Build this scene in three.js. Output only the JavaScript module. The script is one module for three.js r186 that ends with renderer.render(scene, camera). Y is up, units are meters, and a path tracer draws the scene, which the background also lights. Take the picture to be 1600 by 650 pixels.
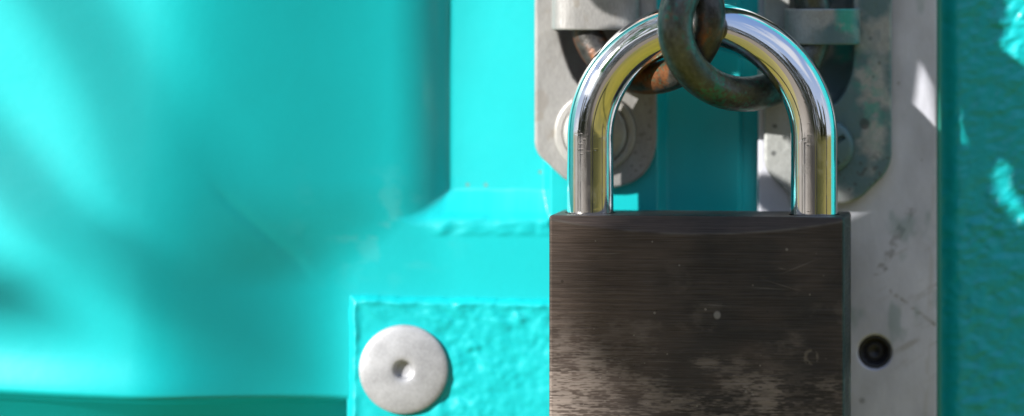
import * as THREE from 'three';
import { mergeGeometries } from 'three/addons/utils/BufferGeometryUtils.js';
import { Brush, Evaluator, SUBTRACTION } from 'three-bvh-csg';

// ---------------------------------------------------------------- camera, sky, sun, exposure
const S = 0.0001087;            // metres per photograph pixel in the plane of the padlock's front (50 mm body = 460 px)
const EYE = 1.1;                // height above the lawn of the picture's centre
const D = 0.7;                  // camera distance from that plane
const CAM = new THREE.Vector3(D * 0.058, EYE + D * 0.064, D);
const scene = new THREE.Scene();
const camera = new THREE.PerspectiveCamera(2 * Math.atan(325 * S / D) * 180 / Math.PI, 1600 / 650, 0.05, 300);
camera.position.copy(CAM);
camera.lookAt(CAM.x, CAM.y, 0);
camera.setViewOffset(1600, 650, -CAM.x / S, (CAM.y - EYE) / S, 1600, 650);
camera.focus = D + 0.0045;
camera.userData.fStop = 5.2;

const TX = 1.3, TY = 0.72;                       // the sun stands to the upper left, in front of the door
const SUN = new THREE.Vector3(-TX, TY, 1).normalize();
const sun = new THREE.DirectionalLight(new THREE.Color(1, 0.965, 0.91), 5);
sun.position.copy(SUN).multiplyScalar(4).add(new THREE.Vector3(0, EYE, 0));
sun.target.position.set(0, EYE, 0);
sun.castShadow = true;
sun.shadow.mapSize.set(4096, 4096);
Object.assign(sun.shadow.camera, { left: -0.5, right: 0.5, top: 0.5, bottom: -0.5, near: 0.1, far: 9 });
scene.add(sun, sun.target);

const renderer = new THREE.WebGLRenderer({ antialias: true });
renderer.toneMapping = THREE.LinearToneMapping;
renderer.toneMappingExposure = 1.84;
renderer.shadowMap.enabled = true;

// ---------------------------------------------------------------- noise
const fract = (a) => a - Math.floor(a);
const hash = (x, y, s = 0) => fract(Math.sin(x * 127.1 + y * 311.7 + s * 74.7) * 43758.5453);
function noise(x, y, s = 0) {
  const i = Math.floor(x), j = Math.floor(y), f = x - i, g = y - j;
  const u = f * f * f * (f * (f * 6 - 15) + 10), v = g * g * g * (g * (g * 6 - 15) + 10);
  const a = hash(i, j, s), b = hash(i + 1, j, s), c = hash(i, j + 1, s), d = hash(i + 1, j + 1, s);
  return a + (b - a) * u + (c - a) * v + (a - b - c + d) * u * v;
}
const fbm = (x, y, s = 0, n = 4) => { let t = 0, a = 0.5; for (let k = 0; k < n; k++) { t += a * noise(x, y, s + k * 13); x = x * 2.03 + 7.1; y = y * 2.03 + 3.7; a *= 0.5; } return t / (1 - Math.pow(0.5, n)); };
const clamp = (v, a = 0, b = 1) => Math.min(b, Math.max(a, v));
const step = (a, b, v) => { const t = clamp((v - a) / (b - a)); return t * t * (3 - 2 * t); };
const mix = (a, b, t) => a + (b - a) * t;
const mix3 = (a, b, t) => [mix(a[0], b[0], t), mix(a[1], b[1], t), mix(a[2], b[2], t)];
let seed = 7; const rnd = () => (seed = (seed * 16807) % 2147483647) / 2147483647;

// the sky: blue overhead, pale towards the horizon, soft white clouds
{
  const W = 512, H = 256, data = new Float32Array(W * H * 4);
  for (let j = 0; j < H; j++) for (let i = 0; i < W; i++) {
    const el = ((j + 0.5) / H - 0.5) * Math.PI, az = (i + 0.5) / W * Math.PI * 2;
    const e = Math.max(0, Math.sin(el));
    let c = mix3([0.80, 0.88, 1.0], [0.26, 0.44, 0.86], Math.pow(e, 0.6));
    const cx = Math.cos(az) * Math.cos(el) / (e + 0.35), cy = Math.sin(az) * Math.cos(el) / (e + 0.35);
    c = mix3(c, [1.15, 1.15, 1.18], 0.75 * step(0.44, 0.68, fbm(cx * 1.6 + 20, cy * 1.6 + 20, 3, 5)));
    data.set([c[0], c[1], c[2], 1], (j * W + i) * 4);
  }
  const sky = new THREE.DataTexture(data, W, H, THREE.RGBAFormat, THREE.FloatType);
  sky.mapping = THREE.EquirectangularReflectionMapping;
  sky.magFilter = sky.minFilter = THREE.LinearFilter;
  sky.needsUpdate = true;
  scene.background = sky; scene.environment = sky;
  scene.backgroundIntensity = 0.44; scene.environmentIntensity = 0.44;
}

// ---------------------------------------------------------------- helpers
// plane(z): photograph pixels to metres on the plane that lies z pixels in front of the padlock's face
function plane(z) {
  const k = (D - z * S) / D;
  return {
    k: k * S, z: z * S,
    x: (p) => CAM.x + ((p - 800) * S - CAM.x) * k,
    y: (p) => CAM.y + (EYE - (p - 325) * S - CAM.y) * k,
    at(px, py, up = 0) { return new THREE.Vector3(this.x(px), this.y(py), (z + up) * S); },
    px(x) { return ((x - CAM.x) / k + CAM.x) / S + 800; },
    py(y) { return (EYE - CAM.y - (y - CAM.y) / k) / S + 325; },
  };
}
const used = {};
function numbered(n) { const k = used[n] = (used[n] ?? -1) + 1; return k ? `${n}_${String(k).padStart(3, '0')}` : n; }
function tag(o, label, category, group) { o.userData = { ...o.userData, label, category }; if (group) o.userData.group = group; return o; }
function thing(name, label, category, base, group) {
  const o = new THREE.Group(); o.name = numbered(name); o.position.copy(base); scene.add(o);
  return tag(o, label, category, group);
}
// geo is in world metres unless local is true
function part(name, geo, mat, parent, local = false) {
  if (!local) { let o = parent, p = new THREE.Vector3(); while (o && o !== scene) { p.add(o.position); o = o.parent; } geo.translate(-p.x, -p.y, -p.z); }
  const m = new THREE.Mesh(geo, mat); m.name = name; m.castShadow = m.receiveShadow = true; parent.add(m); return m;
}
function structure(name, geo, mat) { const m = new THREE.Mesh(geo, mat); m.name = name; m.userData.kind = 'structure'; m.castShadow = m.receiveShadow = true; scene.add(m); return m; }
const enc = (c) => 255 * (c <= 0.0031308 ? 12.92 * c : 1.055 * Math.pow(c, 1 / 2.4) - 0.055);
// a texture over the pixel box [x0, x1] x [y0, y1]; fn(px, py) gives a linear colour or, for data, a number
function texture(W, H, [x0, y0, x1, y1], fn, data = false) {
  const a = new Uint8Array(W * H * 4);
  for (let j = 0; j < H; j++) for (let i = 0; i < W; i++) {
    const c = fn(x0 + (i + 0.5) / W * (x1 - x0), y1 + (j + 0.5) / H * (y0 - y1)), k = (j * W + i) * 4;
    if (data) a[k] = a[k + 1] = a[k + 2] = 255 * clamp(c);
    else for (let q = 0; q < 3; q++) a[k + q] = enc(clamp(c[q]));
    a[k + 3] = 255;
  }
  const t = new THREE.DataTexture(a, W, H, THREE.RGBAFormat);
  t.wrapS = t.wrapT = THREE.RepeatWrapping; t.magFilter = THREE.LinearFilter; t.minFilter = THREE.LinearMipmapLinearFilter; t.generateMipmaps = true;
  if (!data) t.colorSpace = THREE.SRGBColorSpace;
  t.needsUpdate = true; return t;
}
// uv over a pixel box, seen square on: a planar coat in metres of the piece's own plane, wrapped round its edges
function coat(geo, P, [x0, y0, x1, y1]) {
  const p = geo.attributes.position, uv = new Float32Array(p.count * 2);
  for (let i = 0; i < p.count; i++) { uv[i * 2] = (P.px(p.getX(i)) - x0) / (x1 - x0); uv[i * 2 + 1] = (y1 - P.py(p.getY(i) - (p.getZ(i) - P.z) * 0.5)) / (y1 - y0); }
  geo.setAttribute('uv', new THREE.BufferAttribute(uv, 2)); return geo;
}
// a relief: rows and columns given in pixels on plane P, up(px, py) in pixels towards the viewer
function relief(P, xs, ys, up, box) {
  const pos = [], uv = [], idx = [], n = xs.length;
  for (const y of ys) for (const x of xs) { const v = P.at(x, y, up(x, y)); pos.push(v.x, v.y, v.z); uv.push((x - box[0]) / (box[2] - box[0]), (box[3] - y) / (box[3] - box[1])); }
  for (let j = 0; j < ys.length - 1; j++) for (let i = 0; i < n - 1; i++) { const a = j * n + i; idx.push(a, a + n, a + 1, a + 1, a + n, a + n + 1); }
  const g = new THREE.BufferGeometry();
  g.setAttribute('position', new THREE.Float32BufferAttribute(pos, 3)); g.setAttribute('uv', new THREE.Float32BufferAttribute(uv, 2)); g.setIndex(idx); g.computeVertexNormals();
  return g;
}
function ticks(...spans) { const out = []; for (const [a, b, s] of spans) { const n = Math.max(1, Math.round((b - a) / s)); for (let k = 0; k < n; k++) out.push(a + (b - a) * k / n); } out.push(spans[spans.length - 1][1]); return out; }
// a flat bevelled plate whose outline (and holes) is given in pixels on plane P; its face lies at P
function slab(P, outline, holes, thick, bevel) {
  const toShape = (C, f) => { const s = new C(); f(s, (x) => P.x(x), (y) => P.y(y)); return s; };
  const sh = toShape(THREE.Shape, outline); for (const h of holes) sh.holes.push(toShape(THREE.Path, h));
  const g = new THREE.ExtrudeGeometry(sh, { depth: (thick - 2 * bevel) * S, bevelEnabled: true, bevelThickness: bevel * S, bevelSize: bevel * S, bevelOffset: -bevel * S, bevelSegments: 4, curveSegments: 24 });
  g.translate(0, 0, P.z - (thick - bevel) * S); return g;
}
// a turned piece standing on plane P: profile of [radius, height] in pixels
function turned(P, px, py, profile, seg = 64) {
  const g = new THREE.LatheGeometry(profile.map(([r, h]) => new THREE.Vector2(Math.max(r, 1e-4) * P.k, h * S)), seg);
  g.rotateX(Math.PI / 2); const c = P.at(px, py); g.translate(c.x, c.y, c.z); return g;
}
const csg = new Evaluator(); csg.useGroups = false;
function cutOut(geo, tools) {     // geo without the tools' volumes
  let a = new Brush(geo); a.updateMatrixWorld();
  for (const t of tools) { const b = new Brush(t); b.updateMatrixWorld(); a = csg.evaluate(a, b, SUBTRACTION); }
  const g = a.geometry; g.clearGroups(); return g;
}
const FULL = [-260, -300, 1900, 960];

// ---------------------------------------------------------------- materials
const paintTex = texture(1024, 600, FULL, (x, y) => {
  const f = fbm(x / 90, y / 90, 5), g = noise(x / 4, y / 4, 9);
  let c = [0.002, 0.435 + 0.03 * (f - 0.5) + 0.012 * (g - 0.5), 0.462 + 0.03 * (f - 0.5) + 0.012 * (g - 0.5)];
  for (const [sx, sy, r] of [[728, 291, 4], [757, 291, 4], [843, 270, 4]]) c = mix3(c, [0.2, 0.16, 0.1], 0.6 * step(r + 1, r - 3, Math.hypot(x - sx, y - sy)));
  const dust = step(0.50, 0.74, fbm(x / 34, y / 22, 303, 4)) * Math.exp(-(((x - 590) / 95) ** 2) - (((y - 345) / 75) ** 2))
  c = mix3(c, [0.10, 0.46, 0.47], 0.3 * clamp(dust));
  return c;
});
const paintBump = texture(1024, 600, FULL, (x, y) => 0.5 + 0.5 * (fbm(x / 16, y / 16, 31, 3) - 0.5), true);
const paint = new THREE.MeshPhysicalMaterial({ map: paintTex, bumpMap: paintBump, bumpScale: 0.00004, roughness: 0.47, specularIntensity: 0.65, clearcoat: 0.3, clearcoatRoughness: 0.2 });

// ---------------------------------------------------------------- the lawn, the earth and the green that the chrome mirrors
{
  const lawnTex = texture(512, 512, [0, 0, 512, 512], (x, y) => { const f = fbm(x / 60, y / 60, 2, 5), g = noise(x / 2, y / 2, 4); return mix3([0.12, 0.105, 0.004], [0.26, 0.20, 0.010], clamp(f * 1.3 - 0.2 + (g - 0.5) * 0.5)); });
  lawnTex.repeat.set(14, 14);
  const g = new THREE.PlaneGeometry(160, 160); g.rotateX(-Math.PI / 2);
  structure('lawn', g, new THREE.MeshStandardMaterial({ map: lawnTex, roughness: 0.95 }));
  const earthTex = texture(512, 512, [0, 0, 512, 512], (x, y) => { const f = fbm(x / 40, y / 40, 12, 5), q = noise(x / 2, y / 2, 3); return mix3([0.07, 0.05, 0.03], [0.17, 0.125, 0.075], clamp(f + (q - 0.5) * 0.5)); });
  const sh = new THREE.Shape([[-60, 55], [-60, 2.6], [-6, 2.2], [0.2, 3.6], [1.2, 20], [3, 55]].map(([x, z]) => new THREE.Vector2(x, -z)));
  const e = new THREE.ShapeGeometry(sh); e.rotateX(-Math.PI / 2); e.translate(0, 0.006, 0);
  const uv = e.attributes.uv; for (let i = 0; i < uv.count; i++) uv.setXY(i, uv.getX(i) / 6, uv.getY(i) / 6);
  structure('bare_earth_path', e, new THREE.MeshStandardMaterial({ map: earthTex, roughness: 0.95 }));
}

// ---------------------------------------------------------------- left door leaf: pressed sheet with a pocket, a lower lip and a backing plate
const LAND = -192;
const PL = plane(LAND);
const doorBase = new THREE.Vector3(PL.x(400), 0.12, LAND * S);
const door = thing('door_panel', 'sunlit turquoise pressed metal door panel with a shallow pocket, left of the padlock', 'door', doorBase);
{
  const up = (x, y) => {
    let h = 0;
    const lean = x + 0.06 * (y - 300);
    const end = mix(690, 560, step(280, 450, y));
    h += 92 * step(end, 230, lean) - 74 * step(330, -330, lean);   // the sheet runs in broad upright waves
    h += 12 * Math.exp(-(((x - 90) / 190) ** 2) - (((y - 380) / 150) ** 2));
    h += 2.5 * (fbm(x / 190 + 4, y / 190, 41, 2) - 0.5);
    const crease = Math.abs((x - 350) * 0.69 - (y - 295) * 0.72); if (x > 330 && x < 500) h -= 1.6 * Math.exp(-((crease / 9) ** 2)) * step(330, 370, x) * step(500, 460, x);
    // pocket: curved left wall, sloping bottom, tight right wall
    const l = clamp((x - 606) / 102), b = clamp((356 + 3 * (fbm(x / 30, 1, 6) - 0.5) - y) / 60), r = clamp((860 - x) / 13);
    const pl = Math.pow(l, 2.3), pb = b < 0.3 ? b * b / 0.6 : b - 0.15, kk = 0.16, hh = Math.max(kk - Math.abs(pl - pb), 0) / kk;
    const p = Math.min(Math.min(pl, pb) - hh * hh * kk * 0.25 * (pl > 0 && pb > 0 ? 1 : 0), r);
    { const q = clamp(p / 0.85), e = 0.10; h -= 46 * (q > 1 - e ? q - (q - 1 + e) ** 2 / (2 * e) * 0.9 : q) * (1 - 0.5 * clamp((x - 690) / 165)); }
    if (y > 330 && y < 372 && x > 660 && x < 860) h += (2 + 0.7 * Math.sin(x * 0.13 + 9 * fbm(x / 60, y / 60, 9, 2)) + 4 * (fbm(x / 34, y / 20, 8, 2) - 0.5)) * step(660, 700, x) * step(330, 345, y) * step(372, 360, y);
    // lower lip: the sheet swells out, then turns under
    const yb = 607 + 17 * clamp(x / 530, -1, 1.2);
    h += 15 * Math.exp(-(((y - yb + 6) / 42) ** 2)) * step(430, 120, x);
    if (y > yb - 8) { const t = y - yb + 8; h -= 95 * clamp(t / 75) * step(560, 540, x) * (t < 16 ? t / 16 : 1); }
    // sunk behind the slot of the hasp plate
    h -= 110 * step(846, 852, x) * step(1016, 1010, x) * step(-108, -100, y) * step(172, 164, y);
    // rebate between the two leaves
    h -= 58 * step(1026, 1042, x) + 12 * Math.sin(Math.PI * clamp((x - 1036) / 124)) + 112 * step(1156, 1166, x);
    return h;
  };
  const xs = ticks([-6000, -300, 600], [-300, 600, 4], [600, 880, 2.5], [880, 1020, 5], [1020, 1044, 2], [1044, 1150, 6], [1150, 1176, 2], [1176, 1430, 10]);
  const ys = ticks([-9000, -300, 600], [-300, 280, 5], [280, 380, 2], [380, 590, 5], [590, 700, 2.5], [700, 940, 6], [940, 9000, 600]);
  part('sheet', relief(PL, xs, ys, up, FULL), paint, door);
  const core = new THREE.BoxGeometry(7420 * PL.k, 17900 * PL.k, 120 * S); core.translate(PL.x(-2280), PL.y(0), (LAND - 240) * S);
  part('core', core, paint, door);

  // backing plate with its stippled paint
  const edge = (x, y) => Math.min(x - 546 + 3 * (fbm(y / 26, 3, 2) - 0.5), y - (461 + 0.022 * (x - 546)) + 3 * (fbm(x / 26, 5, 2) - 0.5));
  const plateUp = (x, y) => {
    const d = edge(x, y), rise = d <= 0 ? -3 : 13 * Math.sqrt(clamp(d / 9)) - 0;
    const u = (x * 0.83 + y * 0.56), v = (-x * 0.56 + y * 0.83);
    const s = fbm(u / 42, v / 24, 17, 3) - 0.5, q = fbm(u / 17, v / 11, 23, 2) - 0.5;
    return rise + step(0, 22, d) * (9 * s + 3.6 * q) * mix(0.4, 1.0, step(560, 760, x)) * mix(0.45, 1.25, fbm(x / 90, y / 90, 27, 2)) * step(66, 84, Math.hypot(x - 631, y - 577)) + (1.5 + 6 * (fbm(x / 20, y / 20, 29, 2) - 0.45)) * Math.exp(-(((d - 9) / 6) ** 2));
  };
  const bp = part('backing_plate', relief(PL, ticks([542, 580, 2], [580, 1010, 3]), ticks([452, 500, 1.6], [500, 940, 3]), plateUp, FULL), paint, door);
  const rivTex = texture(256, 256, [555, 500, 705, 660], (x, y) => { const f = fbm(x / 22, y / 22, 3, 4), g = noise(x / 1.6, y / 1.6, 7); const v = 0.39 + 0.17 * (f - 0.5) + 0.10 * (g - 0.5); return [v * 0.97, v * 0.985, v * 1.04]; });
  const PR = plane(LAND + 12);
  const rg = turned(PR, 631, 577, [[70, -6], [70, 2], [69.5, 6], [68, 8.6], [61, 11], [48, 13], [36, 14.2], [26, 14.8], [19, 14.6], [15.5, 13.2], [13.5, 10], [12.5, 5], [11.5, 3.2], [6, 2.6], [0, 2.4]], 72);
  part('rivet', coat(rg, PR, [555, 500, 705, 660]), new THREE.MeshStandardMaterial({ map: rivTex, roughness: 0.5, metalness: 0.35 }), bp);
}

// ---------------------------------------------------------------- right door leaf, coarsely stippled
{
  const P = plane(-224);
  const d2 = thing('door_panel', 'shaded turquoise door panel with coarse stippled paint beside the steel strip', 'door', new THREE.Vector3(P.x(1700), 0.12, -224 * S));
  const up = (x, y) => {
    const s = fbm(x / 30, y / 17, 51, 3) - 0.5, q = fbm(x / 13, y / 9, 57, 2) - 0.5;
    const amp = step(1476, 1520, x) * step(2000, 1900, x) * step(-420, -380, y) * step(960, 920, y);
    return (10 * s + 6 * q) * mix(0.5, 1.3, fbm(x / 110, y / 110, 59, 2)) * (0.35 + 0.65 * amp) - 14 * step(1502, 1474, x);
  };
  part('sheet', relief(P, ticks([1420, 1470, 10], [1470, 1760, 3], [1760, 2000, 10], [2000, 9000, 600]), ticks([-9000, -420, 600], [-420, -60, 9], [-60, 710, 3], [710, 960, 9], [960, 9000, 600]), up, FULL), paint, d2);
  const core = new THREE.BoxGeometry(7900 * P.k, 17900 * P.k, 120 * S); core.translate(P.x(5100), P.y(0), (-224 - 100) * S);
  part('core', core, paint, d2);
}

// ---------------------------------------------------------------- steel edge strip of the right leaf
{
  const P = plane(-195), box = [1180, -300, 1480, 960];
  const strip = thing('steel_strip', 'scratched grey steel edge strip with a small round black hole', 'metal strip', P.at(1327, 960));
  const tex = texture(512, 2048, box, (x, y) => {
    const f = fbm(x / 60, y / 110, 61, 4), g = noise(x / 1.3, y / 5, 62), n2 = fbm(x / 9, y / 9, 68, 3);
    let v = 0.62 + 0.36 * (f - 0.5) + 0.035 * (g - 0.5);
    let c = [v * 0.94, v * 0.955, v * 1.07];
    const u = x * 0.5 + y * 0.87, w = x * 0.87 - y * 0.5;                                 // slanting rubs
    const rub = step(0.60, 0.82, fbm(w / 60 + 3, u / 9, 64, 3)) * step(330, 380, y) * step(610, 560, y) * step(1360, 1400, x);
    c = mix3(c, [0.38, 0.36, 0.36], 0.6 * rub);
    const d2 = Math.abs((x - 1412) * 0.9 + (y - 350) * 0.45 ) ; if (d2 < 7 && y > 325 && y < 430) c = mix3(c, [0.2, 0.19, 0.2], 0.55 * step(0.35, 0.7, n2));
    const gouge = Math.abs((y - 458) - (x - 1395) * 0.75); if (gouge < 5 && x > 1390 && x < 1462) c = mix3(c, [0.2, 0.17, 0.13], 0.65 * step(5, 1, gouge) * step(0.25, 0.6, n2));
    const line = Math.abs((x - 1455) + (y - 420) * 0.04); c = mix3(c, [0.5, 0.49, 0.5], 0.5 * step(6, 1, line) * step(0.4, 0.6, fbm(x / 8, y / 26, 66, 3)));
    for (const [sx, sy, r] of [[1347, 626, 5], [1404, 130, 3], [1430, 330, 2], [1385, 420, 3], [1440, 250, 2]]) c = mix3(c, [0.12, 0.12, 0.12], 0.5 * step(r + 1, r - 2, Math.hypot(x - sx, y - sy)));
    c = mix3(c, [0.06, 0.2, 0.17], 0.35 * step(0.68, 0.85, fbm(x / 40, y / 70, 65, 4)));
    return c;
  });
  const bump = texture(512, 1024, box, (x, y) => 0.5 + 0.35 * (fbm(x / 7, y / 14, 71, 3) - 0.5) + 0.25 * (fbm(x / 50, y / 90, 72, 2) - 0.5), true);
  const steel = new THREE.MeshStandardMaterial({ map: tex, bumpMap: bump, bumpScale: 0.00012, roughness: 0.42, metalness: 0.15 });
  const g = slab(P, (s, X, Y) => { s.moveTo(X(1185), Y(-2500)); s.lineTo(X(1185), Y(2500)); s.lineTo(X(1464), Y(2500)); s.lineTo(X(1464), Y(-2500)); s.closePath(); }, [(s, X, Y) => s.absarc(X(1367), Y(550), 26 * P.k, 0, Math.PI * 2, true), (s, X, Y) => { s.moveTo(X(1212), Y(-108)); s.lineTo(X(1212), Y(196)); s.lineTo(X(1358), Y(196)); s.lineTo(X(1358), Y(-108)); s.closePath(); }], 40, 4);
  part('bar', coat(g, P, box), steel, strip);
  const e = slab(plane(-199), (s, X, Y) => { s.moveTo(X(1464.6), Y(-2500)); s.lineTo(X(1464.6), Y(2500)); s.lineTo(X(1471), Y(2500)); s.lineTo(X(1471), Y(-2500)); s.closePath(); }, [], 34, 2);
  part('painted_edge', e, new THREE.MeshStandardMaterial({ color: new THREE.Color().setRGB(0.03, 0.28, 0.22), roughness: 0.5 }), strip);
  part('hollow_rivet', turned(plane(-195), 1367, 550, [[25.6, -40], [25.6, -4], [24, -1.5], [21, -3], [18, -9], [17, -16], [15, -17], [13, -14], [9, -13], [4, -17], [0, -18]], 48), new THREE.MeshStandardMaterial({ color: new THREE.Color().setRGB(0.03, 0.03, 0.034), roughness: 0.45, metalness: 0.3 }), strip);
}

// ---------------------------------------------------------------- the two hasp plates
const ZP = -171;
function cup(P, px, py, rx, ry, deep) {             // pressed steel cup sunk behind a slot
  const g = new THREE.SphereGeometry(1, 40, 20, 0, Math.PI * 2, Math.PI / 2, Math.PI / 2); g.rotateX(Math.PI / 2);
  g.scale(rx * P.k, ry * P.k, deep * S); const c = P.at(px, py); g.translate(c.x, c.y, c.z); return g;
}
function bridge(P, x0, x1, y0, y1, rise, t) {      // a strap bent over the slot, its ends in the plate
  const pts = [], k = P.k;
  const arch = (off) => { const out = [], n = 26; for (let i = 0; i <= n; i++) { const a = Math.PI * (1 - i / n), c = Math.cos(a), s = Math.sin(a), e = 0.55; out.push([ (x0 + x1) / 2 + Math.sign(c) * Math.pow(Math.abs(c), e) * ((x1 - x0) / 2 - off), Math.pow(Math.max(s, 0), e) * (rise - off) ]); } return out; };
  const sh = new THREE.Shape(); const o = arch(0), q = arch(t).reverse();
  [...o, ...q].forEach(([x, h], i) => sh[i ? 'lineTo' : 'moveTo'](P.x(x), h * S - 3 * S)); sh.closePath();
  const g = new THREE.ExtrudeGeometry(sh, { depth: (y1 - y0) * k - 6 * S, bevelEnabled: true, bevelSize: 2.5 * S, bevelOffset: -2.5 * S, bevelThickness: 3 * S, bevelSegments: 3 });
  g.rotateX(Math.PI / 2); g.translate(0, P.y(y0) - 3 * S, P.z); return g;
}
{
  const P = plane(ZP), box = [800, -320, 1060, 320];
  const hasp = thing('hasp_plate', 'pale sunlit steel hasp plate with a large domed bolt, on the turquoise door panel', 'hasp', P.at(930, 292, -14));
  const tex = texture(512, 1024, box, (x, y) => {
    const f = fbm(x / 28, y / 70, 81, 4), g = noise(x / 1.5, y / 5, 82);
    const v = 0.31 + 0.12 * (f - 0.5) + 0.06 * (g - 0.5);
    let c = [v * 1.01, v * 0.99, v * 0.97];
    c = mix3(c, [0.27, 0.25, 0.23], 0.75 * step(18, 11, Math.hypot(x - 843, (y - 158) * 0.8) + 4 * (f - 0.5)));
    c = mix3(c, [0.25, 0.22, 0.18], 0.5 * step(0.62, 0.8, fbm(x / 20, y / 26, 83, 4)));
    c = mix3(c, [0.14, 0.13, 0.13], 0.6 * step(0.66, 0.74, fbm(x / 7, y / 7, 84, 3)) * step(1000, 1015, x + 0.25 * (y - 160)));
    return c;
  });
  const bump = texture(256, 512, box, (x, y) => 0.5 + 0.4 * (fbm(x / 9, y / 16, 85, 3) - 0.5), true);
  const steel = new THREE.MeshStandardMaterial({ map: tex, bumpMap: bump, bumpScale: 0.00012, roughness: 0.45, metalness: 0.35 });
  const g = slab(P, (s, X, Y) => {
    s.moveTo(X(835), Y(-300)); s.lineTo(X(835), Y(222)); s.quadraticCurveTo(X(836), Y(237), X(846), Y(247)); s.lineTo(X(878), Y(277)); s.quadraticCurveTo(X(900), Y(293), X(930), Y(294)); s.lineTo(X(955), Y(294));
    s.quadraticCurveTo(X(1022), Y(288), X(1026), Y(215)); s.lineTo(X(1026), Y(-300)); s.closePath();
  }, [(s, X, Y) => { s.moveTo(X(871), Y(-70)); s.lineTo(X(871), Y(36)); s.quadraticCurveTo(X(880), Y(88), X(897), Y(122)); s.lineTo(X(905), Y(132)); s.lineTo(X(978), Y(132)); s.lineTo(X(990), Y(120)); s.lineTo(X(990), Y(-70)); s.closePath(); }], 22, 5);
  part('plate', coat(g, P, box), steel, hasp);
  part('strap', coat(bridge(P, 862, 1000, -46, 46, 52, 11), P, box), steel, hasp);
  part('slot_cup', coat(cup(plane(ZP - 22.5), 931, 32, 78, 132, 56), P, box), steel, hasp);
  const dome = turned(P, 930, 207, [[64, -2], [64, 7], [62.5, 10], [60, 11], [53, 11], [51.5, 10], [51, 8], [50, 8], [49.5, 18], [48, 23], [43, 27.5], [33, 31], [17, 33.5], [0, 34]], 64);
  part('bolt', coat(dome, P, box), new THREE.MeshStandardMaterial({ map: tex, color: new THREE.Color(1.25, 1.24, 1.22), roughness: 0.42, metalness: 0.3 }), hasp);
}
{
  const P = plane(ZP), box = [1180, -320, 1410, 330];
  const hasp = thing('hasp_plate', 'weathered grey hasp plate with green stains, screwed to the steel strip', 'hasp', P.at(1293, 318, -14));
  const colour = (x, y) => {
    const f = fbm(x / 30, y / 60, 91, 4), g = noise(x / 1.5, y / 3, 92), n = fbm(x / 12, y / 12, 98, 3);
    const v = 0.38 + 0.18 * (f - 0.5) + 0.07 * (g - 0.5);
    let c = [v * 0.97, v * 1.0, v * 0.97];
    c = mix3(c, [0.07, 0.16, 0.18], 0.85 * step(0.30, 0.58, fbm(x / 44, y / 44, 93, 4)) * step(1240, 1300, x));  // teal-grey patina; the shaded right part is also darkened in the colour
    c = mix3(c, [0.02, 0.34, 0.27], 0.62 * step(0.34, 0.62, n) * Math.exp(-(((x - 1352 - (y - 120) * 0.22) / 20) ** 2) - (((y - 150) / 62) ** 2)));
    c = mix3(c, [0.02, 0.36, 0.29], 0.85 * step(0.25, 0.5, n) * Math.exp(-(((x - 1320) / 15) ** 4)) * step(-10, 10, y) * step(76, 64, y));
    for (const [sx, sy, r] of [[1351, 193, 8], [1211, 197, 4], [1208, 240, 4], [1360, 60, 3], [1342, 18, 3], [1374, 98, 3], [1290, 290, 4], [1365, 120, 2], [1345, 255, 3], [1226, 215, 3]]) c = mix3(c, [0.06, 0.065, 0.065], 0.75 * step(r + 2, r - 2, Math.hypot(x - sx, y - sy) + 5 * (n - 0.5)));
    c = mix3(c, [0.08, 0.085, 0.085], 0.65 * step(0.66, 0.74, fbm(x / 8, y / 8, 95, 3)) * step(40, 15, Math.abs(y - 285 + (x - 1320) * 0.3)));
    return c;
  };
  const tex = texture(512, 1024, box, colour);
  const bump = texture(256, 512, box, (x, y) => 0.5 + 0.5 * (fbm(x / 9, y / 11, 96, 3) - 0.5), true);
  const steel = new THREE.MeshStandardMaterial({ map: tex, bumpMap: bump, bumpScale: 0.00018, roughness: 0.5, metalness: 0.3 });
  const g = slab(P, (s, X, Y) => {
    s.moveTo(X(1194), Y(-300)); s.lineTo(X(1194), Y(250)); s.quadraticCurveTo(X(1196), Y(268), X(1210), Y(282)); s.lineTo(X(1234), Y(306)); s.quadraticCurveTo(X(1246), Y(318), X(1270), Y(319)); s.lineTo(X(1318), Y(319));
    s.quadraticCurveTo(X(1338), Y(316), X(1352), Y(303)); s.lineTo(X(1378), Y(278)); s.quadraticCurveTo(X(1392), Y(262), X(1393), Y(240)); s.lineTo(X(1393), Y(-300)); s.closePath();
  }, [(s, X, Y) => { s.moveTo(X(1236), Y(-70)); s.lineTo(X(1236), Y(120)); s.quadraticCurveTo(X(1238), Y(160), X(1275), Y(165)); s.lineTo(X(1296), Y(166)); s.quadraticCurveTo(X(1328), Y(150), X(1333), Y(88)); s.lineTo(X(1333), Y(-70)); s.closePath(); }], 14, 5);
  part('plate', coat(g, P, box), steel, hasp);
  part('strap', coat(bridge(P, 1226, 1344, 13, 69, 50, 11), P, box), steel, hasp);
  part('slot_cup', coat(cup(plane(ZP - 14.5), 1285, 46, 70, 148, 56), P, box), steel, hasp);
  part('spacer', slab(plane(ZP - 13), (s, X, Y) => { s.moveTo(X(1240), Y(200)); s.lineTo(X(1240), Y(290)); s.lineTo(X(1340), Y(290)); s.lineTo(X(1340), Y(200)); s.closePath(); }, [], 12, 2), new THREE.MeshStandardMaterial({ color: new THREE.Color().setRGB(0.3, 0.3, 0.3), roughness: 0.6, metalness: 0.2 }), hasp);
  const screw = turned(P, 1292, 229, [[0, -1], [42, -1], [42, 8], [40, 13], [33, 16], [18, 17.5], [0, 18]], 48);
  const slots = [0.55, 0.55 + Math.PI / 2].map((a) => { const b = new THREE.BoxGeometry(66 * S, 9 * S, 20 * S); b.rotateZ(a); const c = P.at(1292, 229, 18); b.translate(c.x, c.y, c.z); return b; });
  part('screw', coat(cutOut(screw, slots), P, box), new THREE.MeshStandardMaterial({ map: tex, roughness: 0.5, metalness: 0.3 }), hasp);
}

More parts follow.
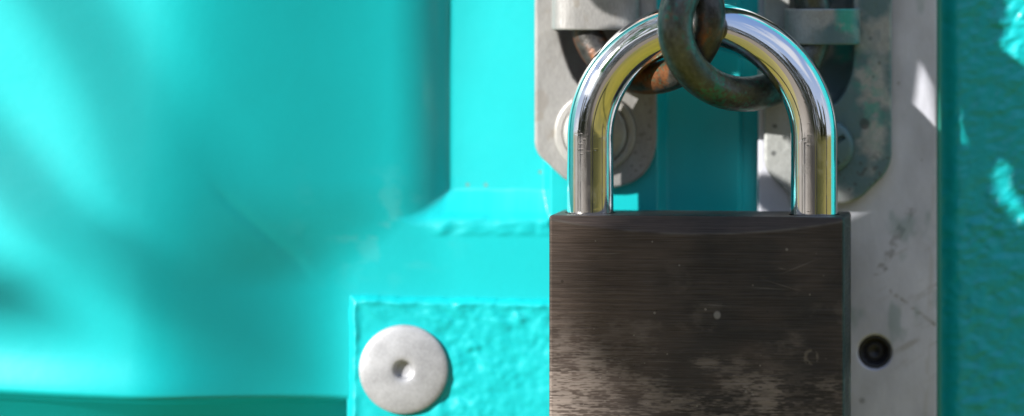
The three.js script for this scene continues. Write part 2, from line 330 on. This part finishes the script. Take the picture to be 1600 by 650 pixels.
// ---------------------------------------------------------------- the two linked rings
function ringTexture(base, rust, green, s, rustAt, greenAt) {
  return [texture(1024, 256, [0, 0, 1024, 256], (x, y) => {
    const wrap = (sc, sd, n) => {              // noise that closes on itself both ways round the ring
      const wx = step(820, 1024, x), wy = step(200, 256, y), q = (a, b) => fbm(a / sc + 30, b / sc + 30, sd, n);
      const low = wx > 0 ? mix(q(x, y), q(x - 1024, y), wx) : q(x, y); if (wy === 0) return low;
      return mix(low, wx > 0 ? mix(q(x, y - 256), q(x - 1024, y - 256), wx) : q(x, y - 256), wy);
    };
    const f = wrap(26, s, 4), n = wrap(7, s + 5, 3), h = wrap(60, s + 9, 3);
    const v = 0.75 + 0.9 * (f - 0.5) + 0.5 * (n - 0.5);
    let c = base.map((q) => q * v);
    c = mix3(c, rust.map((q) => q * v), 0.9 * step(0.46, 0.62, h * 0.6 + f * 0.4 + rustAt(x / 1024, y / 256)));
    c = mix3(c, green, 0.75 * step(0.47, 0.66, n * 0.5 + h * 0.5 + greenAt(x / 1024, y / 256)));
    return c;
  }), texture(1024, 256, [0, 0, 1024, 256], (x, y) => 0.5 + 0.5 * (fbm(x / 6, y / 6, s + 20, 3) - 0.5) + 0.4 * (fbm(x / 40, y / 30, s + 21, 2) - 0.5), true)];
}
function ring(xc, yc, a, zs, wire, mats, label) {
  const P = plane(-75), zAt = (x) => { for (let i = 0; i < zs.length - 1; i++) { const [x0, z0] = zs[i], [x1, z1] = zs[i + 1]; if (x <= x1 || i === zs.length - 2) return z0 + (z1 - z0) * (x - x0) / (x1 - x0); } };
  const N = 96, raw = []; for (let i = 0; i < N; i++) { const t = i / N * Math.PI * 2, x = xc + a * Math.cos(t); raw.push([x, yc + a * Math.sin(t), zAt(x)]); }
  for (let k = 0; k < 14; k++) { const z = raw.map((p) => p[2]); raw.forEach((p, i) => { p[2] = (z[(i + N - 1) % N] + 2 * z[i] + z[(i + 1) % N]) / 4; }); }
  const pts = raw.map(([x, y, z]) => new THREE.Vector3(P.x(x), P.y(y), z * S));
  const curve = new THREE.CatmullRomCurve3(pts, true, 'centripetal');
  const g = new THREE.TubeGeometry(curve, 260, wire * S, 40, true);
  const c = new THREE.Vector3(P.x(xc), P.y(yc + a + wire), -75 * S);
  g.translate(-c.x, -c.y, -c.z);
  const m = new THREE.Mesh(g, mats); m.name = numbered('chain_ring'); m.position.copy(c); m.castShadow = m.receiveShadow = true; scene.add(m);
  return tag(m, label, 'chain ring');
}
{
  const [t1, b1] = ringTexture([0.15, 0.165, 0.155], [0.22, 0.14, 0.085], [0.03, 0.22, 0.165], 101, (u, v) => 0.13 * Math.exp(-(((u - 0.52) / 0.05) ** 2)) * (v > 0.35 ? 1 : 0.4) - 0.22, (u, v) => 0.10 * Math.exp(-(((u - 0.34) / 0.10) ** 2)) - 0.09);
  const mA = new THREE.MeshStandardMaterial({ map: t1, bumpMap: b1, bumpScale: 0.00011, roughness: 0.38, metalness: 0.65 });
  ring(1166, 38, 109, [[1057, 30], [1075, 13], [1090, -4], [1166, -75], [1200, -116], [1220, -133], [1275, -163]], 28, mA, 'grimy dark steel ring with green flecks, threaded through the green-stained hasp plate');
  const [t2, b2] = ringTexture([0.10, 0.095, 0.09], [0.26, 0.10, 0.04], [0.02, 0.12, 0.09], 131, (u, v) => 0.16 * Math.exp(-(((u - 0.26) / 0.1) ** 2)) + 0.1 * Math.exp(-(((u - 0.5) / 0.1) ** 2)) - 0.04, () => -0.1);
  const mB = new THREE.MeshStandardMaterial({ map: t2, bumpMap: b2, bumpScale: 0.00011, roughness: 0.4, metalness: 0.6 });
  ring(1010, 25, 99, [[911, -163], [1010, -122], [1059, -72], [1080, -38], [1109, -6]], 25.5, mB, 'rusty brown steel ring behind the shackle bow, joined to the domed-bolt hasp plate');
}

// ---------------------------------------------------------------- the padlock
{
  const P = plane(0), yaw = -0.11, HB = 432, HD = 70, HW = 232;
  const base = new THREE.Vector3(P.x(1086) + 8.5 * S, P.y(338 + HB), -HD * S);
  const lock = thing('padlock', 'closed padlock with tarnished brown brushed metal body and shiny chrome shackle', 'padlock', base);
  lock.rotation.y = yaw;
  // body: block with rounded edges, its front and back relieved along a shallow arc below the top
  const lx = ticks([-HW, -HW + 8, 1], [-HW + 8, HW - 8, 6], [HW - 8, HW, 1]), ly = ticks([0, 8, 1], [8, HB - 40, 7], [HB - 40, HB - 8, 1.5], [HB - 8, HB, 1]), lz = ticks([-HD, -HD + 8, 1], [-HD + 8, HD - 8, 6], [HD - 8, HD, 1]);
  const r = 5, pos = [], uv = [], idx = [];
  const put = (x, y, z, u, v) => {
    const cx = clamp(x, -HW + r, HW - r), cy = clamp(y, r, HB - r), cz = clamp(z, -HD + r, HD - r);
    const d = new THREE.Vector3(x - cx, y - cy, z - cz); if (d.length() > 1e-6) d.setLength(r);
    let q = [cx + d.x, cy + d.y, cz + d.z];
    const arc = HB - 28 + 17 * (q[0] / 205) ** 2, cut = HD - 0.2 * Math.max(0, q[1] - arc);
    q[2] = clamp(q[2], -cut, cut);
    pos.push(q[0] * S, q[1] * S, q[2] * S); uv.push(u, v);
  };
  const face = (as, bs, f, flip) => { const o = pos.length / 3, n = as.length; for (const b of bs) for (const a of as) put(...f(a, b)); for (let j = 0; j < bs.length - 1; j++) for (let i = 0; i < n - 1; i++) { const k = o + j * n + i; flip ? idx.push(k, k + n, k + 1, k + 1, k + n, k + n + 1) : idx.push(k, k + 1, k + n, k + 1, k + n + 1, k + n); } };
  const U = (a) => (a + 240) / 480, Vv = (b) => b / 440;
  face(lx, ly, (a, b) => [a, b, HD, U(a), Vv(b)]); face(lx, ly, (a, b) => [a, b, -HD, U(-a), Vv(b)], true);
  face(lz, ly, (a, b) => [HW, b, a, U(HW - 2 - (HD - a)), Vv(b)], true); face(lz, ly, (a, b) => [-HW, b, a, U(-HW + 2 + HD - a), Vv(b)]);
  face(lx, lz, (a, b) => [a, HB, b, U(a), Vv(HB - 12 - (HD - b) * 0.3)], true); face(lx, lz, (a, b) => [a, 0, b, U(a), Vv(30)]);
  const g = new THREE.BufferGeometry();
  g.setAttribute('position', new THREE.Float32BufferAttribute(pos, 3)); g.setAttribute('uv', new THREE.Float32BufferAttribute(uv, 2)); g.setIndex(idx); g.computeVertexNormals();
  { // weld the normals across the seams
    const n = g.attributes.normal, sum = new Map(), key = (i) => [0, 1, 2].map((k) => Math.round(pos[i * 3 + k] / S * 20)).join();
    for (let i = 0; i < n.count; i++) { const k = key(i), s = sum.get(k) ?? [0, 0, 0]; s[0] += n.getX(i); s[1] += n.getY(i); s[2] += n.getZ(i); sum.set(k, s); }
    for (let i = 0; i < n.count; i++) { const s = sum.get(key(i)), l = Math.hypot(...s) || 1; n.setXYZ(i, s[0] / l, s[1] / l, s[2] / l); }
  }
  const R = 178, wire = 37, off = 1.5;
  const holes = [-1, 1].map((q) => { const c = new THREE.CylinderGeometry((wire + 4) * S, (wire + 4) * S, 70 * S, 48); c.translate((q * R + off) * S, HB * S, 0); return c; });
  const bored = cutOut(g, holes);
  // tarnish: brushed sideways, rubbed pale low on the left and in smears low on the right (pixel frame of the photograph)
  const box = [846, 330, 1326, 770];
  const spots = []; for (let k = 0; k < 70; k++) spots.push([846 + rnd() * 480, 345 + rnd() * 420, 0.6 + rnd() * rnd() * 2.2, rnd()]);
  const marks = []; for (let k = 0; k < 24; k++) { const a = rnd() < 0.6 ? (rnd() - 0.5) * 0.2 : (rnd() - 0.5) * 2.2; marks.push([860 + rnd() * 450, 350 + rnd() * 400, Math.cos(a), Math.sin(a), 6 + rnd() * 34, 0.5 + rnd() * 0.8, rnd()]); }
  const brushed = (x, y) => 0.4 * noise(x / 48, y / 0.75, 201) + 0.3 * noise(x / 110, y / 1.5, 202) + 0.3 * noise(x / 22, y / 0.7, 203);
  const wear = (x, y) => {
    const s = brushed(x, y), f = fbm(x / 46, y / 30, 204, 5), m = fbm(x / 16, y / 9, 205, 4);
    let w = 0;
    const dash = 0.4 * noise(x / 16, y / 2.2, 231) + 0.35 * noise(x / 6, y / 1.6, 232) + 0.25 * m;
    w += 1.0 * step(410, 640, y + 60 * (f - 0.5)) * step(1040, 850, x + 90 * (f - 0.5)) * step(0.36, 0.62, dash);
    w += 0.75 * step(490, 660, y + 130 * (f - 0.5)) * step(0.46, 0.70, 0.55 * dash + 0.5 * f);
    w += 0.7 * Math.exp(-(((x - 1190) / 60) ** 2) - (((y - 618) / 42) ** 2)) * step(0.42, 0.62, 0.5 * m + 0.5 * dash);
    w += 0.6 * Math.exp(-(((x - 878) / 18) ** 2) - (((y - 540) / 20) ** 2)) * step(0.3, 0.6, m);
    w += 0.22 * step(0.58, 0.8, f) * step(380, 460, y);
    return w;
  };
  const tex = texture(1440, 1320, box, (x, y) => {
    const s = brushed(x, y), f = fbm(x / 80, y / 80, 206, 4), w = clamp(wear(x, y), 0, 1.3);
    const v = 1 + 1.0 * (s - 0.5) + 0.3 * (f - 0.5);
    const br = clamp(0.16 + 0.5 * (fbm(x / 70, y / 40, 214, 4) - 0.5) + 0.62 * step(1120, 870, x)); let c = [mix(0.042, 0.140, br) * v, mix(0.040, 0.103, br) * v, mix(0.041, 0.086, br) * v];
    const arcLine = Math.abs(y - (366 - 17 * ((x - 1086) / 205) ** 2)); c = mix3(c, [0.16, 0.145, 0.13], 0.55 * step(3.2, 0.6, arcLine + 2 * (s - 0.5)) * step(0.3, 0.6, f + 0.3 * (s - 0.5)));
    c = mix3(c, [0.30 * (0.7 + 0.6 * s), 0.25 * (0.7 + 0.6 * s), 0.22 * (0.7 + 0.6 * s)], 0.6 * w);
    for (const [sx, sy, q, b] of spots) { const d = Math.hypot(x - sx, y - sy); if (d < q + 1) c = mix3(c, b > 0.35 ? [0.34, 0.31, 0.28] : [0.02, 0.018, 0.016], 0.5 * step(q + 0.6, q - 0.6, d)); }
    for (const [mx, my, dx, dy, len, wd, b] of marks) { const a = (x - mx) * dx + (y - my) * dy, d = Math.abs(-(x - mx) * dy + (y - my) * dx); if (d < wd + 0.8 && Math.abs(a) < len) c = mix3(c, b > 0.3 ? [0.30, 0.27, 0.24] : [0.03, 0.026, 0.022], 0.28 * step(wd + 0.6, 0, d) * (1 - Math.abs(a) / len)); }
    const dd = Math.hypot((x - 1120) * 1.15, y - 492); c = mix3(c, [0.30, 0.29, 0.29], 0.75 * step(8, 4, dd));
    const rr = Math.abs(Math.hypot(x - 1267, y - 556) - 9); c = mix3(c, [0.22, 0.19, 0.16], 0.5 * step(5, 1, rr) * step(0.3, 0.6, fbm(x / 6, y / 6, 207, 2)));
    return c;
  });
  const rough = texture(720, 660, box, (x, y) => 0.50 + 0.25 * (brushed(x, y) - 0.5) + 0.18 * (fbm(x / 40, y / 40, 208, 3) - 0.5) + 0.14 * clamp(wear(x, y)), true);
  const bump = texture(1440, 1320, box, (x, y) => 0.5 + 0.6 * (brushed(x, y) - 0.5) + 0.25 * (fbm(x / 30, y / 22, 209, 3) - 0.5), true);
  part('body', bored, new THREE.MeshStandardMaterial({ map: tex, roughnessMap: rough, bumpMap: bump, bumpScale: 0.00005, roughness: 1, metalness: 0.62 }), lock, true);

  // chrome shackle
  const top = HB + (338 - 219);
  const curvePts = []; for (let y = HB - 40; y < top; y += 6) curvePts.push([-R, y]);
  for (let i = 0; i <= 64; i++) { const a = Math.PI * (1 - i / 64); curvePts.push([R * Math.cos(a), top + R * Math.sin(a)]); }
  for (let y = top - 6; y >= HB - 40; y -= 6) curvePts.push([R, y]);
  const curve = new THREE.CatmullRomCurve3(curvePts.map(([x, y]) => new THREE.Vector3((x + off) * S, y * S, 0)), false, 'centripetal');
  const tube = new THREE.TubeGeometry(curve, 320, wire * S, 64, false);
  const scratch = texture(2048, 256, [0, 0, 2048, 256], (x, y) => 0.5 + 0.35 * (noise(x / 34, y / 1.5, 221) - 0.5) + 0.5 * (fbm(x / 60, y / 60, 222, 2) - 0.5) - 0.9 * step(0.80, 0.86, noise(x / 9, y / 6, 223)) * step(0.55, 0.7, noise(x / 70, y / 40, 224)), true);
  const chromeRough = texture(1024, 256, [0, 0, 1024, 256], (x, y) => 0.06 + 0.10 * step(0.5, 0.8, fbm(x / 30, y / 20, 225, 4)), true);
  part('shackle', tube, new THREE.MeshStandardMaterial({ color: new THREE.Color().setRGB(0.86, 0.86, 0.87), metalness: 1, roughness: 1, roughnessMap: chromeRough, bumpMap: scratch, bumpScale: 0.000005 }), lock, true);
  const key = new THREE.CylinderGeometry(48 * S, 48 * S, 16 * S, 40); key.translate(0, -1 * S, 0);
  const slot = new THREE.BoxGeometry(44 * S, 14 * S, 7 * S); slot.translate(0, -7 * S, 0);
  part('key_cylinder', cutOut(key, [slot]), new THREE.MeshStandardMaterial({ color: new THREE.Color().setRGB(0.4, 0.33, 0.2), roughness: 0.4, metalness: 0.8 }), lock, true);
}

// ---------------------------------------------------------------- unseen tree; sprays of its leaves added and aimed to shade lock and doors
const leafMat = new THREE.MeshPhysicalMaterial({ color: new THREE.Color().setRGB(0.10, 0.13, 0.025), roughness: 0.55, side: THREE.DoubleSide });
const barkMat = new THREE.MeshStandardMaterial({ color: new THREE.Color().setRGB(0.16, 0.12, 0.085), roughness: 0.9 });
// where a thing must hang, h pixels out from the door, for its shadow to fall on pixel (px, py) of plane P
const shader = (P, px, py, h) => P.at(px, py).add(new THREE.Vector3(-TX, TY, 1).multiplyScalar(h * S));
function limb(pts, r0, r1, seg = 40) {
  const g = new THREE.TubeGeometry(new THREE.CatmullRomCurve3(pts, false, 'centripetal'), seg, 1, 12, false), p = g.attributes.position, c = new THREE.CatmullRomCurve3(pts, false, 'centripetal'), v = new THREE.Vector3();
  for (let i = 0; i <= seg; i++) { const o = c.getPointAt(i / seg), r = mix(r0, r1, i / seg); for (let k = 0; k <= 12; k++) { const q = i * 13 + k; v.fromBufferAttribute(p, q).sub(o).multiplyScalar(r).add(o); p.setXYZ(q, v.x, v.y, v.z); } }
  return g;
}
function leaf(a, b, width) {        // from stalk a to tip b, its face towards the sun
  const ax = b.clone().sub(a), side = new THREE.Vector3().crossVectors(ax, SUN).normalize(), out = new THREE.Vector3().crossVectors(side, ax).normalize(), pos = [], idx = [], n = 10;
  for (let i = 0; i <= n; i++) { const t = i / n, w = width * Math.pow(Math.sin(Math.PI * Math.pow(t, 0.8)), 0.8) * 0.5, c = a.clone().addScaledVector(ax, t).addScaledVector(out, -0.12 * width * Math.sin(Math.PI * t)); for (const s of [-1, 0, 1]) { const v = c.clone().addScaledVector(side, s * w).addScaledVector(out, Math.abs(s) * w * 0.25); pos.push(v.x, v.y, v.z); } }
  for (let i = 0; i < n; i++) for (const k of [0, 1]) { const q = i * 3 + k; idx.push(q, q + 1, q + 3, q + 1, q + 4, q + 3); }
  const g = new THREE.BufferGeometry(); g.setAttribute('position', new THREE.Float32BufferAttribute(pos, 3)); g.setIndex(idx); g.computeVertexNormals(); return g;
}
{
  const foot = new THREE.Vector3(-1.45, 0, 0.78);
  const tree = thing('tree', 'young olive-leaved tree out of view in front of the turquoise doors, with leaves added to shade them and the padlock', 'tree', foot);
  const F = (x, y, z) => new THREE.Vector3(foot.x + x, y, foot.z + z);
  part('trunk', limb([F(0, -0.05, 0), F(0.01, 0.8, 0), F(-0.02, 1.7, 0.02), F(0.02, 2.6, 0), F(0, 3.3, 0.03)], 0.085, 0.03), barkMat, tree);
  const leaves = [];
  const spray = (h, list, w) => list.forEach(([x0, y0, x1, y1, k = 1]) => leaves.push(leaf(shader(PL, x0, y0, h * (0.97 + 0.06 * rnd())), shader(PL, x1, y1, h * (0.97 + 0.06 * rnd())), w * k * S)));
  // soft shadows on the left leaf
  const bough = (pts, h, r, from) => { const p = pts.map(([x, y]) => shader(PL, x, y, h)); part('bough', limb([from, ...p], r * 1.3, r, 60), barkMat, tree); };
  bough([[-420, -330], [-60, 140], [120, 320], [235, 425], [330, 480]], 7500, 0.0026, F(0, 1.95, 0.02));
  bough([[60, -420], [130, -60], [285, 150], [400, 420], [430, 620]], 9000, 0.0031, F(0, 2.15, 0.02));
  bough([[640, -500], [560, -60], [520, 200], [560, 420]], 11000, 0.0021, F(0, 2.3, 0.02));
  spray(6500, [[-90, 468, 250, 530, 85], [-200, 430, 60, 492, 90]], 1);
  // added unseen sprays, aimed to shade lock face, strip and right leaf, with gaps
  spray(560, [[1392, -150, 1396, 262, 54], [1440, 0, 1512, 222, 50], [1375, 246, 1530, 222, 62], [1478, -140, 1488, 130, 66], [1480, 150, 1492, 225, 30], [1496, 90, 1534, 175, 56], [1496, 40, 1620, 215, 62], [1490, 150, 1640, 250, 95], [1560, 165, 1720, 235, 95], [1250, -150, 1340, 60, 95], [1260, 50, 1390, 175, 105], [1000, 15, 1112, 72, 64], [1020, 98, 1112, 142, 56]], 1);
  spray(720, [[1280, 150, 1400, 310, 120], [1330, 150, 1420, 320, 100], [1255, 30, 1330, 160, 80], [1160, 300, 1275, 312, 62]], 1);
  spray(1150, [[1340, 220, 1420, 350, 130], [1400, 240, 1500, 360, 120], [1460, 240, 1512, 420, 90], [1350, 320, 1450, 470, 150], [1440, 330, 1540, 470, 150], [1548, 218, 1640, 370, 60], [1500, 335, 1620, 420, 110], [1570, 350, 1720, 420, 110], [1520, 370, 1660, 470, 120], [1560, 440, 1720, 560, 170], [1450, 440, 1580, 600, 170], [1600, 540, 1760, 640, 150], [1500, 560, 1660, 720, 170], [1400, 440, 1480, 560, 120], [1620, 640, 1800, 760, 170]], 1);
  const PF = plane(0);
  for (let y = 330; y < 760; y += 82) for (let x = 880; x < 1400; x += 80) {  // leaves added over the lock's face to keep it shaded
    const a = rnd() * 6.283, cx = x + 30 * (rnd() - 0.5), cy = y + 30 * (rnd() - 0.5), h = (x < 1080 ? 9000 : 2600) + 300 * rnd();
    if (cy - 330 > 190 && cx - 0.45 * (cy - 520) < 915) continue;
    const A = shader(PF, cx - 85 * Math.cos(a), cy - 85 * Math.sin(a), h), B = shader(PF, cx + 85 * Math.cos(a), cy + 85 * Math.sin(a), h); leaves.push(leaf(A, B, 120 * S));
  }
  part('added_twig', limb([F(0.02, 2.5, 0), shader(PL, 1200, -300, 3500), shader(PL, 1400, -200, 1150), shader(PL, 1480, 180, 1180), shader(PL, 1600, 700, 1200)], 0.012, 0.0012), barkMat, tree);  // stems added to carry the shading sprays
  part('added_twig', limb([shader(PL, 1300, -300, 2300), shader(PL, 1400, -200, 900), shader(PL, 1460, -60, 530), shader(PL, 1500, 120, 525)], 0.003, 0.001), barkMat, tree);
  // crown, above the sunbeams that reach the lock
  for (let k = 0; k < 900; k++) {
    const a = rnd() * 6.283, e = rnd(), q = Math.cbrt(rnd()) * 0.95, c = F(q * Math.cos(a) * Math.sqrt(1 - (e - 0.5) ** 2 * 3), 3.2 + (e - 0.5) * 1.3, q * Math.sin(a));
    const d = new THREE.Vector3(rnd() - 0.5, rnd() - 0.8, rnd() - 0.5).setLength(0.09 + rnd() * 0.05);
    leaves.push(leaf(c, c.clone().add(d), 0.045));
  }
  const f = part('foliage', mergeGeometries(leaves), leafMat, tree); f.userData.kind = 'stuff';
  for (let k = 0; k < 5; k++) { const a = k * 1.3 + 0.4; part('bough', limb([F(0, 2.3 + 0.15 * k, 0), F(0.3 * Math.cos(a), 2.75 + 0.12 * k, 0.3 * Math.sin(a)), F(0.7 * Math.cos(a), 3.1 + 0.12 * k, 0.7 * Math.sin(a))], 0.022, 0.006, 20), barkMat, tree); }
}
// a hedge and two dark trunks far behind the camera, as the shackle mirrors them
{
  const hedge = thing('hedge', 'long tall olive hedge with an uneven top across the far side of the lawn', 'hedge', new THREE.Vector3(0, 0, 24));
  const parts = [], blade = new THREE.PlaneGeometry(0.7, 0.42);
  for (let k = 0; k < 12000; k++) { const b = blade.clone(); b.rotateX(rnd() * 6.3); b.rotateY(rnd() * 6.3); const hx = (rnd() - 0.5) * 90; b.translate(hx, 0.1 + rnd() * (3.2 + 5.5 * step(0.35, 0.7, noise(hx / 6 + 20, 1, 77)) + rnd()), 24 + (rnd() - 0.5) * 1.6); parts.push(b); }
  part('foliage', mergeGeometries(parts), new THREE.MeshStandardMaterial({ color: new THREE.Color().setRGB(0.09, 0.10, 0.03), roughness: 0.8, side: THREE.DoubleSide }), hedge).userData.kind = 'stuff';
  for (const [x, z, r, label] of [[0.75, 3.6, 0.17, 'dark bare post standing on the lawn beyond the earth path'], [5.0, 2.6, 0.26, 'thick dark post standing on the open lawn']]) {
    const p = thing('wooden_post', label, 'post', new THREE.Vector3(x, 0, z));
    part('shaft', limb([new THREE.Vector3(x, -0.05, z), new THREE.Vector3(x + 0.02, 1.2, z), new THREE.Vector3(x, 2.4, z)], r, r * 0.85, 12), new THREE.MeshStandardMaterial({ color: new THREE.Color().setRGB(0.03, 0.026, 0.022), roughness: 0.9 }), p);
    const cap = new THREE.ConeGeometry(r * 1.1, r * 0.8, 12); cap.translate(x, 2.4 + r * 0.3, z); part('cap', cap, barkMat, p);
  }
}
renderer.render(scene, camera);
